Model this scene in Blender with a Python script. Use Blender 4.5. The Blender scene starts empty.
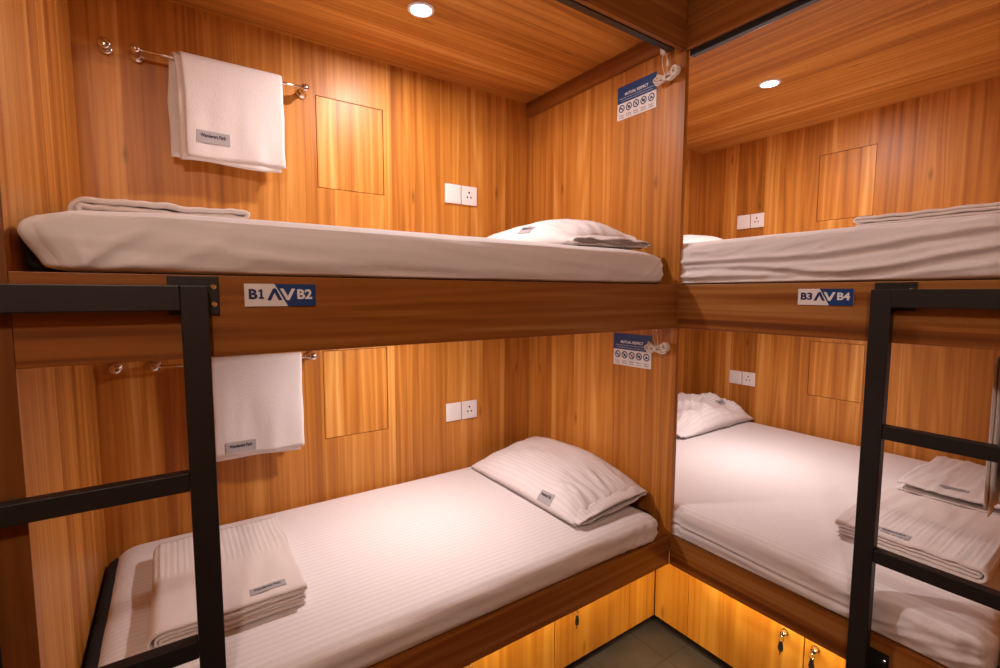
import bpy, math, random
from mathutils import Vector, Matrix, noise
random.seed(7)
C = bpy.context.scene.collection
W, WR, L, YE = .992, 1.653, 1.95, -1.0      # bunk depth left, depth right, length left, end of the right bunk
ZT, ZB, ZC, ZF = 1.630, 1.453, 2.650, 2.548  # upper board top/bottom, bunk ceiling, fascia bottom
LT, LB = .560, .437                          # lower board top/bottom
ZA = 2.95                                    # aisle ceiling
V3 = Vector

# ------------------------------------------------------------------ objects
def tag(o, label=None, cat=None, group=None, kind=None):
    if label: o['label'] = label
    if cat: o['category'] = cat
    if group: o['group'] = group
    if kind: o['kind'] = kind
    return o
def empty(name, loc, label, cat, group=None):
    o = bpy.data.objects.new(name, None); C.objects.link(o)
    o.location = loc; o.empty_display_size = .05
    return tag(o, label, cat, group)
def org(o):
    v = V3((0, 0, 0))
    while o is not None:
        v += o.location; o = o.parent
    return v
class MB:
    """collects geometry given in world coordinates"""
    def __init__(s): s.v = []; s.f = []; s.mi = []; s.cm = 0
    def add(s, vs, fs):
        b = len(s.v); s.v += [V3(p) for p in vs]; s.f += [tuple(i + b for i in f) for f in fs]; s.mi += [s.cm] * len(fs)
        return s
    def build(s, name, mat, parent=None, loc=None, smooth=False, bevel=0, auto=None):
        base = org(parent) if parent else V3((0, 0, 0))
        o_loc = V3(loc) if loc is not None else (V3((0, 0, 0)))
        off = base + (o_loc if parent is None else V3((0, 0, 0)))
        me = bpy.data.meshes.new(name)
        me.from_pydata([tuple(p - off) for p in s.v], [], s.f)
        mats = mat if isinstance(mat, (list, tuple)) else [mat]
        for m in mats: me.materials.append(m)
        if len(mats) > 1: me.polygons.foreach_set('material_index', s.mi)
        import bmesh
        bm = bmesh.new(); bm.from_mesh(me); bmesh.ops.recalc_face_normals(bm, faces=bm.faces); bm.to_mesh(me); bm.free()
        if smooth:
            me.polygons.foreach_set('use_smooth', [True] * len(me.polygons))
        o = bpy.data.objects.new(name, me); C.objects.link(o)
        if parent: o.parent = parent
        else: o.location = o_loc
        if bevel:
            m = o.modifiers.new('bevel', 'BEVEL'); m.width = bevel; m.segments = 2; m.limit_method = 'ANGLE'; m.angle_limit = .6
        return o
class Fr:
    """wall frame: a to the right, b up, c out of the surface"""
    def __init__(s, o, u, v, n): s.o, s.u, s.v, s.n = V3(o), V3(u), V3(v), V3(n)
    def __call__(s, a, b, c=0): return s.o + s.u * a + s.v * b + s.n * c
ID = Fr((0, 0, 0), (1, 0, 0), (0, 1, 0), (0, 0, 1))
def box(m, x0, x1, y0, y1, z0, z1, F=ID):
    vs = [F(x, y, z) for x in (x0, x1) for y in (y0, y1) for z in (z0, z1)]
    return m.add(vs, [(0, 1, 3, 2), (4, 6, 7, 5), (0, 4, 5, 1), (2, 3, 7, 6), (0, 2, 6, 4), (1, 5, 7, 3)])
def prism(m, pts, c0, c1, F):
    n = len(pts); vs = [F(a, b, c0) for a, b in pts] + [F(a, b, c1) for a, b in pts]
    fs = [tuple(range(n))[::-1], tuple(range(n, 2 * n))] + [(i, (i + 1) % n, n + (i + 1) % n, n + i) for i in range(n)]
    return m.add(vs, fs)
def lathe(m, prof, F, n=24, cap=True):
    """prof: (radius, c) along the frame's c axis, centred on the frame's origin"""
    vs = []; fs = []
    for r, c in prof:
        for k in range(n):
            t = 2 * math.pi * k / n; vs.append(F(r * math.cos(t), r * math.sin(t), c))
    for j in range(len(prof) - 1):
        for k in range(n):
            k2 = (k + 1) % n; fs.append((j * n + k, j * n + k2, (j + 1) * n + k2, (j + 1) * n + k))
    if cap:
        fs.append(tuple(range(n))[::-1]); fs.append(tuple(range((len(prof) - 1) * n, len(prof) * n)))
    return m.add(vs, fs)
def tube(m, pts, r, n=10):
    pts = [V3(p) for p in pts]; vs = []; fs = []; up = None
    for i, p in enumerate(pts):
        t = (pts[min(i + 1, len(pts) - 1)] - pts[max(i - 1, 0)]).normalized()
        if up is None:
            up = t.orthogonal().normalized()
        up = (up - t * up.dot(t)).normalized(); w = t.cross(up)
        for k in range(n):
            a = 2 * math.pi * k / n; vs.append(p + up * (r * math.cos(a)) + w * (r * math.sin(a)))
    for i in range(len(pts) - 1):
        for k in range(n):
            k2 = (k + 1) % n; fs.append((i * n + k, i * n + k2, (i + 1) * n + k2, (i + 1) * n + k))
    fs.append(tuple(range(n))[::-1]); fs.append(tuple(range((len(pts) - 1) * n, len(pts) * n)))
    return m.add(vs, fs)
def text_mesh(m, s, F, a, b, size, c=.0012, bold=0, width=None):
    cu = bpy.data.curves.new('t', 'FONT'); cu.body = s; cu.size = size; cu.offset = bold * size
    cu.resolution_u = 3; cu.align_x = 'LEFT'
    o = bpy.data.objects.new('t', cu); me = bpy.data.meshes.new_from_object(o)
    xs = [v.co.x for v in me.vertices] or [0]; x0, x1 = min(xs), max(xs)
    k = (width / (x1 - x0)) if width else 1
    m.add([F(a + (v.co.x - x0) * k, b + v.co.y, c) for v in me.vertices], [tuple(p.vertices) for p in me.polygons])
    bpy.data.objects.remove(o); bpy.data.meshes.remove(me); bpy.data.curves.remove(cu)
    return (x1 - x0) * k
def fbm(p, oct=3):
    return noise.fractal(V3(p), 1.0, 2.0, oct)

# ------------------------------------------------------------------ materials
def newmat(name):
    m = bpy.data.materials.new(name); m.use_nodes = True
    nt = m.node_tree; b = nt.nodes['Principled BSDF']
    return m, nt, b
def simple(name, col, rough=.5, metal=0, nz=0.0, emit=None, es=0):
    m, nt, b = newmat(name)
    b.inputs['Base Color'].default_value = (*col, 1); b.inputs['Roughness'].default_value = rough
    b.inputs['Metallic'].default_value = metal
    if emit: b.inputs['Emission Color'].default_value = (*emit, 1); b.inputs['Emission Strength'].default_value = es
    if nz:
        t = nt.nodes.new('ShaderNodeTexNoise'); t.inputs['Scale'].default_value = 60
        mr = nt.nodes.new('ShaderNodeMapRange'); mr.inputs['To Min'].default_value = rough - nz; mr.inputs['To Max'].default_value = rough + nz
        nt.links.new(t.outputs['Fac'], mr.inputs['Value']); nt.links.new(mr.outputs['Result'], b.inputs['Roughness'])
    return m
def wood(name, along, cols, strip=13.0, rough=.42, seed=0.0, contrast=1.0):
    """printed wood laminate: plank strips with long grain streaks; along = axis index of the grain"""
    m, nt, b = newmat(name); N = nt.nodes.new; K = nt.links.new
    tc = N('ShaderNodeTexCoord'); sp = N('ShaderNodeSeparateXYZ'); K(tc.outputs['Object'], sp.inputs[0])
    ax = [sp.outputs[i] for i in range(3)]; ot = [i for i in range(3) if i != along]
    def mth(op, a, c=None):
        n = N('ShaderNodeMath'); n.operation = op
        for i, x in enumerate((a, c)):
            if x is None: continue
            if isinstance(x, (int, float)): n.inputs[i].default_value = x
            else: K(x, n.inputs[i])
        return n.outputs[0]
    u = mth('ADD', mth('ADD', ax[ot[0]], mth('MULTIPLY', ax[ot[1]], .83)), 3.17 + seed)
    g = ax[along]
    # slow waviness of the grain
    wv = N('ShaderNodeTexNoise'); wv.inputs['Scale'].default_value = 1.0; cmb0 = N('ShaderNodeCombineXYZ')
    K(mth('MULTIPLY', u, 4.0), cmb0.inputs[0]); K(mth('MULTIPLY', g, 1.1), cmb0.inputs[1]); K(cmb0.outputs[0], wv.inputs['Vector'])
    wob = mth('MULTIPLY', mth('SUBTRACT', wv.outputs['Fac'], .5), .022)
    uw = mth('ADD', u, wob)
    # plank strips, different tone each
    vo = N('ShaderNodeTexVoronoi'); vo.voronoi_dimensions = '1D'; vo.inputs['Scale'].default_value = strip
    K(u, vo.inputs['W']); sc = N('ShaderNodeSeparateColor'); K(vo.outputs['Color'], sc.inputs[0])
    cell = sc.outputs[0]
    # cathedral bands
    cb = N('ShaderNodeCombineXYZ'); K(mth('MULTIPLY', uw, 9.0), cb.inputs[0]); K(mth('ADD', mth('MULTIPLY', g, .30), mth('MULTIPLY', cell, 9)), cb.inputs[1])
    n1 = N('ShaderNodeTexNoise'); n1.inputs['Scale'].default_value = 1.0; n1.inputs['Detail'].default_value = 2; K(cb.outputs[0], n1.inputs['Vector'])
    band = mth('MULTIPLY', mth('ADD', mth('SINE', mth('MULTIPLY', n1.outputs['Fac'], 60.0)), 1.0), .5)
    # fine streaks
    cs = N('ShaderNodeCombineXYZ'); K(mth('MULTIPLY', uw, 95.0), cs.inputs[0]); K(mth('MULTIPLY', g, .8), cs.inputs[1]); K(cell, cs.inputs[2])
    n2 = N('ShaderNodeTexNoise'); n2.inputs['Scale'].default_value = 1.0; n2.inputs['Detail'].default_value = 4; n2.inputs['Roughness'].default_value = .6
    K(cs.outputs[0], n2.inputs['Vector'])
    # broad soft streaks
    cl = N('ShaderNodeCombineXYZ'); K(mth('MULTIPLY', uw, 26.0), cl.inputs[0]); K(mth('MULTIPLY', g, .35), cl.inputs[1])
    n3 = N('ShaderNodeTexNoise'); n3.inputs['Scale'].default_value = 1.0; n3.inputs['Detail'].default_value = 2; K(cl.outputs[0], n3.inputs['Vector'])
    f = mth('ADD', mth('MULTIPLY', mth('SUBTRACT', cell, .5), .34 * contrast), .5)
    f = mth('ADD', f, mth('MULTIPLY', mth('SUBTRACT', band, .5), .16 * contrast))
    f = mth('ADD', f, mth('MULTIPLY', mth('SUBTRACT', n2.outputs['Fac'], .5), .40 * contrast))
    f = mth('ADD', f, mth('MULTIPLY', mth('SUBTRACT', n3.outputs['Fac'], .5), .80 * contrast))
    cr = N('ShaderNodeValToRGB'); K(f, cr.inputs[0]); e = cr.color_ramp.elements
    e[0].position = .12; e[0].color = (*cols[0], 1); e[1].position = .9; e[1].color = (*cols[3], 1)
    x = e.new(.38); x.color = (*cols[1], 1); x = e.new(.62); x.color = (*cols[2], 1)
    # small knots
    ck = N('ShaderNodeCombineXYZ'); K(mth('MULTIPLY', u, 3.0), ck.inputs[0]); K(mth('MULTIPLY', g, .8), ck.inputs[1])
    vk = N('ShaderNodeTexVoronoi'); vk.voronoi_dimensions = '2D'; vk.inputs['Scale'].default_value = 1.0; K(ck.outputs[0], vk.inputs['Vector'])
    kn = N('ShaderNodeMapRange'); kn.inputs['From Min'].default_value = .004; kn.inputs['From Max'].default_value = .035
    kn.inputs['To Min'].default_value = .55; kn.inputs['To Max'].default_value = 1.0; K(vk.outputs['Distance'], kn.inputs['Value'])
    mx = N('ShaderNodeMix'); mx.data_type = 'RGBA'; mx.blend_type = 'MULTIPLY'; mx.inputs[0].default_value = 1
    K(cr.outputs[0], mx.inputs[6]); K(kn.outputs[0], mx.inputs[7]); K(mx.outputs[2], b.inputs['Base Color'])
    b.inputs['Roughness'].default_value = rough; b.inputs['Specular IOR Level'].default_value = .38
    bp = N('ShaderNodeBump'); bp.inputs['Strength'].default_value = .08; bp.inputs['Distance'].default_value = .002
    K(n2.outputs['Fac'], bp.inputs['Height']); K(bp.outputs[0], b.inputs['Normal'])
    return m
def cloth(name, col, stripe=None, axis=0, amp=.08, bump=.3, weave=900, rough=.85, depth=.0006):
    m, nt, b = newmat(name); N = nt.nodes.new; K = nt.links.new
    tc = N('ShaderNodeTexCoord'); b.inputs['Roughness'].default_value = rough
    b.inputs['Sheen Weight'].default_value = .12 if col[0] > .1 else 0
    n = N('ShaderNodeTexNoise'); n.inputs['Scale'].default_value = weave; n.inputs['Detail'].default_value = 2; K(tc.outputs['Object'], n.inputs['Vector'])
    bp = N('ShaderNodeBump'); bp.inputs['Strength'].default_value = bump; bp.inputs['Distance'].default_value = depth
    K(n.outputs['Fac'], bp.inputs['Height']); last = bp
    c0 = tuple(c * (1 - amp) for c in col)
    if stripe:
        sp = N('ShaderNodeSeparateXYZ'); K(tc.outputs['Object'], sp.inputs[0])
        mt = N('ShaderNodeMath'); mt.operation = 'MULTIPLY'; mt.inputs[1].default_value = 2 * math.pi / stripe; K(sp.outputs[axis], mt.inputs[0])
        si = N('ShaderNodeMath'); si.operation = 'SINE'; K(mt.outputs[0], si.inputs[0])
        mr = N('ShaderNodeMapRange'); mr.interpolation_type = 'SMOOTHSTEP'; mr.inputs['From Min'].default_value = -.35; mr.inputs['From Max'].default_value = .35
        K(si.outputs[0], mr.inputs['Value'])
        mx = N('ShaderNodeMix'); mx.data_type = 'RGBA'; mx.inputs[6].default_value = (*c0, 1); mx.inputs[7].default_value = (*col, 1)
        K(mr.outputs[0], mx.inputs[0]); K(mx.outputs[2], b.inputs['Base Color'])
        b2 = N('ShaderNodeBump'); b2.inputs['Strength'].default_value = .25; b2.inputs['Distance'].default_value = .0012
        K(mr.outputs[0], b2.inputs['Height']); K(bp.outputs[0], b2.inputs['Normal']); last = b2
    else:
        b.inputs['Base Color'].default_value = (*col, 1)
    K(last.outputs[0], b.inputs['Normal'])
    return m
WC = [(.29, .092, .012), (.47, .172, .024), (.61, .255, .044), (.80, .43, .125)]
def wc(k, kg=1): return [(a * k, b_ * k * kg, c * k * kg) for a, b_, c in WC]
M = {}
M['wall'] = wood('walnut_laminate_vertical', 2, wc(1), 12)
M['panel'] = wood('walnut_laminate_panel', 2, wc(1.05), 11, seed=.9)
M['ceil_x'] = wood('walnut_laminate_ceiling_long', 0, wc(.9), 9, seed=.4)
M['ceil_y'] = wood('walnut_laminate_ceiling_cross', 1, wc(.9), 9, seed=1.7)
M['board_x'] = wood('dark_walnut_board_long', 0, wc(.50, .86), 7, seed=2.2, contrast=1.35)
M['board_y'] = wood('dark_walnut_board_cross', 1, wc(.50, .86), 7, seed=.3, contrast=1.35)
M['edge'] = wood('walnut_edge_painted_shade', 2, wc(.36, .85), 14, seed=2.0)  # walnut darkened to carry the ladder's shade in its colour
M['cab'] = wood('golden_oak_laminate', 2, [(.42, .17, .018), (.58, .27, .030), (.70, .37, .05), (.80, .48, .10)], 14, seed=1.1, contrast=.8)
M['black'] = simple('black_powder_coated_steel', (.012, .011, .011), .45, 0, .06)
M['rail'] = simple('black_aluminium_track', (.015, .016, .017), .35, 0)
M['chrome'] = simple('brushed_chrome', (.75, .7, .66), .16, 1)
M['plastic'] = simple('white_plastic', (.82, .79, .77), .3)
M['hole'] = simple('dark_slot', (.01, .01, .01), .6)
M['cord'] = cloth('white_cord', (.78, .70, .62), weave=500)
M['sheetx'] = cloth('white_striped_sheet_long', (.82, .775, .775), .022, 1, .07)
M['sheety'] = cloth('white_striped_sheet_cross', (.82, .775, .775), .022, 0, .07)
M['sheetp'] = cloth('white_sateen', (.82, .775, .775), .020, 0, .07)
M['sheetq'] = cloth('white_sateen_cross', (.82, .775, .775), .020, 1, .07)
M['blk_mat'] = cloth('black_mattress_ticking', (.009, .009, .012), weave=600)
M['towel'] = cloth('white_terry', (.79, .74, .72), None, bump=1.0, weave=260, rough=.95, depth=.0013)
M['blanket'] = cloth('cream_cotton_blanket', (.78, .72, .69), None, bump=.8, weave=300, rough=.95, depth=.0012)
M['grey_label'] = cloth('grey_woven_label', (.42, .40, .41), weave=1200)
M['ink'] = simple('dark_ink', (.02, .02, .035), .5)
M['sign_white'] = simple('white_sign_plastic', (.80, .78, .77), .35)
M['sign_blue'] = simple('navy_blue_print', (.005, .048, .19), .35)
M['navy'] = simple('navy_ink', (.012, .03, .13), .4)
M['pale'] = simple('pale_print', (.80, .80, .82), .4)
M['glow'] = simple('lamp_diffuser', (.9, .9, .9), .4, emit=(1, .90, .84), es=14)
M['darkwall'] = simple('near_black_panel', (.010, .009, .009), .6)  # plain near-black, for the wall beside the left bunk and the plinths
M['plaster'] = simple('warm_plaster', (.42, .33, .26), .8)
M['key'] = simple('black_key_head', (.015, .015, .015), .4)
def tiles():
    m, nt, b = newmat('dark_stone_tiles'); N = nt.nodes.new; K = nt.links.new
    tc = N('ShaderNodeTexCoord'); br = N('ShaderNodeTexBrick'); br.offset = 0; br.inputs['Scale'].default_value = 1
    br.inputs['Brick Width'].default_value = .3; br.inputs['Row Height'].default_value = .3; br.inputs['Mortar Size'].default_value = .003
    br.inputs['Color1'].default_value = (.052, .050, .050, 1); br.inputs['Color2'].default_value = (.064, .062, .060, 1); br.inputs['Mortar'].default_value = (.03, .03, .03, 1)
    K(tc.outputs['Object'], br.inputs['Vector'])
    n = N('ShaderNodeTexNoise'); n.inputs['Scale'].default_value = 9; n.inputs['Detail'].default_value = 8; K(tc.outputs['Object'], n.inputs['Vector'])
    mr = N('ShaderNodeMapRange'); mr.inputs['To Min'].default_value = .55; mr.inputs['To Max'].default_value = 1.5; K(n.outputs['Fac'], mr.inputs['Value'])
    mx = N('ShaderNodeMix'); mx.data_type = 'RGBA'; mx.blend_type = 'MULTIPLY'; mx.inputs[0].default_value = 1
    K(br.outputs['Color'], mx.inputs[6]); K(mr.outputs[0], mx.inputs[7]); K(mx.outputs[2], b.inputs['Base Color'])
    b.inputs['Roughness'].default_value = .5
    return m
M['tile'] = tiles()

# ------------------------------------------------------------------ frames
FB = Fr((0, W, 0), (1, 0, 0), (0, 0, 1), (0, -1, 0))            # back wall, a = x
FR = Fr((WR, 0, 0), (0, -1, 0), (0, 0, 1), (-1, 0, 0))          # right wall, a = -y
FL = Fr((0, 0, 0), (1, 0, 0), (0, 0, 1), (0, -1, 0))            # left boards' front, a = x
FQ = Fr((0, 0, 0), (0, -1, 0), (0, 0, 1), (-1, 0, 0))           # right boards' front and partition, a = -y

def S(name, mb, mat, **k): return tag(mb.build(name, mat, **k), kind='structure')
def wall_holes(name, F, a0, a1, b0, b1, holes, mat, th=.03):
    """wall slab with rectangular recesses for the access panels"""
    m = MB(); As = sorted({a0, a1, *[h[0] for h in holes], *[h[1] for h in holes]}); Bs = sorted({b0, b1, *[h[2] for h in holes], *[h[3] for h in holes]})
    for i in range(len(As) - 1):
        for j in range(len(Bs) - 1):
            ca, cb_ = (As[i] + As[i + 1]) / 2, (Bs[j] + Bs[j + 1]) / 2
            d = -.016 if any(h[0] < ca < h[1] and h[2] < cb_ < h[3] for h in holes) else 0
            m.add([F(As[i], Bs[j], d), F(As[i + 1], Bs[j], d), F(As[i + 1], Bs[j + 1], d), F(As[i], Bs[j + 1], d)], [(0, 1, 2, 3)])
    for h in holes:
        for (p, q) in (((h[0], h[2]), (h[1], h[2])), ((h[1], h[2]), (h[1], h[3])), ((h[1], h[3]), (h[0], h[3])), ((h[0], h[3]), (h[0], h[2]))):
            m.add([F(*p, 0), F(*q, 0), F(*q, -.016), F(*p, -.016)], [(0, 1, 2, 3)])
    c = -th
    m.add([F(a0, b0, c), F(a1, b0, c), F(a1, b1, c), F(a0, b1, c), F(a0, b0, 0), F(a1, b0, 0), F(a1, b1, 0), F(a0, b1, 0)],
          [(0, 1, 2, 3), (0, 1, 5, 4), (1, 2, 6, 5), (2, 3, 7, 6), (3, 0, 4, 7)])
    return S(name, m, mat)
HU = (-1.166, -.865, 2.050, 2.438); HL = (-1.166, -.865, .930, 1.334)
RU = (-.188, .107, 2.048, 2.452); RL = (-.183, .114, .945, 1.296)
wall_holes('wall_back', FB, -L - .05, WR, 0, ZC + .3, [HU, HL], M['wall'])
wall_holes('wall_right', FR, -W, 1.04, 0, ZC + .3, [RU, RL], M['wall'])
def access_panel(F, h, label):
    g = .0028; m = MB(); box(m, h[0] + g, h[1] - g, h[2] + g, h[3] - g, -.0155, -.001, F)
    o = m.build('access_panel', M['panel'], loc=F((h[0] + h[1]) / 2, h[2], 0), bevel=.0006)
    tag(o, label, 'wall panel', None)
access_panel(FB, HU, 'square wooden access panel beside the towel rail in the upper left bunk')
access_panel(FB, HL, 'square wooden access panel in the back wall of the lower left bunk')
access_panel(FR, RU, 'square wooden access panel in the wall of the upper right bunk')
access_panel(FR, RL, 'square wooden access panel in the wall of the lower right bunk')

m = MB(); box(m, -L - .05, -L, .003, W, 0, ZA); S('wall_left', m, M['wall'])
m = MB(); box(m, -L - .05, -L, 0, .0028, 0, ZA); S('trim_painted_shade', m, M['edge'])  # thin dark strip: ladder's shade painted onto the panel's front edge
m = MB(); box(m, 0, .022, 0, W, LT + .0005, ZC); S('wall_partition', m, M['wall'])
m = MB(); box(m, 0, WR, YE - .04, YE, 0, ZA); S('wall_end', m, M['wall'])
m = MB(); box(m, -3.3, -L - .0505, .0, .03, 0, ZA); S('wall_beside', m, M['darkwall'])
m = MB(); box(m, 0, .03, -3.0, YE - .041, 0, ZA); S('wall_aisle', m, M['wall'])
m = MB(); box(m, -3.33, -3.3, -3.0, .06, 0, ZA); S('wall_far', m, M['wall'])
m = MB(); box(m, -3.33, .03, -3.03, -3.0, 0, ZA); S('wall_front', m, M['wall'])
m = MB(); box(m, -3.33, WR + .03, -3.03, W + .03, -.03, 0); S('floor', m, M['tile'])
m = MB(); box(m, -3.33, WR + .03, -3.03, W + .03, ZA, ZA + .03); S('ceiling', m, M['plaster'])
# bunk ceilings with their lamps' plane at ZC
m = MB(); box(m, -L, 0, .0201, W, ZC, ZC + .02); S('ceiling_left_bunk', m, M['ceil_x'])
m = MB(); box(m, .0221, WR, YE, W, ZC, ZC + .02); S('ceiling_right_bunk', m, M['ceil_y'])
# fascias over the openings, beam on the partition
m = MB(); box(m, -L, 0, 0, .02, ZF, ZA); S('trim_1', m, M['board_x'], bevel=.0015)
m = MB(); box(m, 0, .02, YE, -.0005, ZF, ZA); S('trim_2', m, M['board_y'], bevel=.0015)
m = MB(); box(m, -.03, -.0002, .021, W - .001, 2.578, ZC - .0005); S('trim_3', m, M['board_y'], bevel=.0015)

# ------------------------------------------------------------------ bunk platforms
def platform(side, top, bot, label):
    if side == 'l':
        t = empty('bunk_platform', (-L / 2, .3, bot), label, 'bunk bed frame')
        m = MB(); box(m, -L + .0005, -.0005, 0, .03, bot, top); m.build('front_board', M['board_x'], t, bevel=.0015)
        m = MB(); box(m, -L + .0005, -.0005, .0305, W - .0005, top - .09, top - .001); m.build('deck', M['ceil_x'], t)
    else:
        t = empty('bunk_platform', (.8, 0, bot), label, 'bunk bed frame')
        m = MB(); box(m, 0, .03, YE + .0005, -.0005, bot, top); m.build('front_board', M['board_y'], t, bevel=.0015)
        m = MB(); box(m, .0305, WR - .0005, YE + .0005, W - .0005, top - .09, top - .001); m.build('deck', M['ceil_y'], t)
    return t
platform('l', ZT, ZB, 'upper left wooden bunk platform with the deep front board carrying sign B1 B2')
platform('l', LT, LB, 'lower left wooden bunk platform with front board above the left storage doors')
platform('r', ZT, ZB, 'upper right wooden bunk platform with the deep front board carrying sign B3 B4')
platform('r', LT, LB, 'lower right wooden bunk platform with front board above the right storage doors')

# ------------------------------------------------------------------ storage cabinets below
def keyset(F, a, b, par):
    G = Fr(F(a, b, 0), F.u, F.v, F.n)
    l = MB(); lathe(l, [(.0135, 0), (.0135, .004), (.010, .006), (.010, .022), (.0085, .024)], G, 20)
    lo = l.build('lock', M['chrome'], par, smooth=False)
    k = MB(); box(k, -.0012, .0012, -.007, .007, .024, .036, G)
    # ring hanging from the key blade
    H = Fr(G(0, -.012, .034), G.u, G.v, G.n)
    tube(k, [H(.010 * math.sin(t), .010 * math.cos(t), .002 * math.sin(2 * t)) for t in [i * math.pi / 8 for i in range(17)]], .0011, 6)
    k.build('key', M['chrome'], lo)
    t = MB(); prism(t, [(-.006, -.062), (.007, -.064), (.010, -.050), (.006, -.022), (-.004, -.022), (-.009, -.050)], .030, .036, G)
    prism(t, [(-.002, -.080), (.001, -.080), (.003, -.060), (-.003, -.060)], .032, .034, G)
    t.build('key_head', M['key'], lo, bevel=.001)
def cabinet(F, doors, filler, lo_, hi, label, depth):
    t = empty('storage_cabinet', F((filler[0] + doors[-1][1]) / 2, 0, -.05), label, 'storage cabinet')
    zb, zt = .045, LB - .0015
    m = MB(); box(m, lo_, hi, zb, zt, -depth, -.019, F); m.build('carcass', M['cab'], t)
    m = MB(); box(m, lo_, hi, 0.001, zb - .0005, -depth, -.030, F); m.build('plinth', M['darkwall'], t)
    if filler[1] > filler[0]:
        m = MB(); box(m, filler[0], filler[1], zb, zt, -.0185, -.001, F); m.build('filler_panel', M['cab'], t)
    for d in doors:
        m = MB(); box(m, d[0] + .0025, d[1] - .0025, zb, zt - .003, -.018, 0, F)
        dd = m.build('door', M['cab'], t, bevel=.001)
        keyset(F, d[2], d[3], dd)
RL_, RR_ = .175, .145
FCL = Fr((0, RL_, 0), (1, 0, 0), (0, 0, 1), (0, -1, 0)); FCR = Fr((RR_, 0, 0), (0, -1, 0), (0, 0, 1), (-1, 0, 0))
cabinet(FCL, [(-.49, -.035, -.40, .300), (-1.00, -.49, -.91, .300), (-1.48, -1.0, -1.39, .300), (-1.948, -1.48, -1.86, .300)], (-.035, RR_ - .003), -1.948, RR_ - .022, 'low golden wood cabinet with locking doors under the left bunk', .8)
cabinet(FCR, [(.002, .478, .412, .322), (.478, .985, .517, .321)], (-RL_ + .002, .002), -RL_ + .022, .985, 'low golden wood cabinet with locking doors under the right bunk', .8)

# ------------------------------------------------------------------ soft furnishings
def soft_box(m, x0, x1, y0, y1, z0, z1, rx, ry, rz, step, disp, rb=.012):
    """rounded box; disp(p, n) returns an offset vector"""
    c = V3(((x0 + x1) / 2, (y0 + y1) / 2, (z0 + z1) / 2)); h = V3(((x1 - x0) / 2, (y1 - y0) / 2, (z1 - z0) / 2)); r = V3((rx, ry, rz))
    n = [max(2, int(2 * h[i] / (step if i < 2 else step * .32))) for i in range(3)]
    idx = {}; vs = []; fs = []
    def vid(i, j, k):
        key = (i, j, k)
        if key not in idx:
            p = V3((-h[0] + 2 * h[0] * i / n[0], -h[1] + 2 * h[1] * j / n[1], -h[2] + 2 * h[2] * k / n[2]))
            q = V3([max(-(h[a] - r[a]), min(h[a] - r[a], p[a])) for a in range(3)])
            rr = V3((rx, ry, rz if p[2] > 0 else rb)); q = V3([max(-(h[a] - rr[a]), min(h[a] - rr[a], p[a])) for a in range(3)]); d = V3([(p[a] - q[a]) / rr[a] for a in range(3)])
            if d.length > 1e-6:
                dn = d.normalized() * min(1, max(abs(d[0]), abs(d[1]), abs(d[2]))) if d.length > 0 else d
            else: dn = d
            w = V3([q[a] + dn[a] * rr[a] for a in range(3)]) + c
            nn = V3([dn[a] / rr[a] for a in range(3)]); nn = nn.normalized() if nn.length > 1e-6 else V3((0, 0, 1))
            idx[key] = len(vs); vs.append(w + disp(w, nn))
        return idx[key]
    for a in range(3):
        b, d = [(1, 2), (0, 2), (0, 1)][a]
        for side in (0, n[a]):
            for i in range(n[b]):
                for j in range(n[d]):
                    q = []
                    for (s, t) in ((0, 0), (1, 0), (1, 1), (0, 1)):
                        k = [0, 0, 0]; k[a] = side; k[b] = i + s; k[d] = j + t; q.append(vid(*k))
                    fs.append(tuple(q))
    m.add(vs, fs)
def sst(x, a, b):
    t = max(0., min(1., (x - a) / (b - a))); return t * t * (3 - 2 * t)
def ridge(t, p=3): 
    v = 1 - abs(noise.noise(t)) * 2
    return max(0, v) ** p

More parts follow.
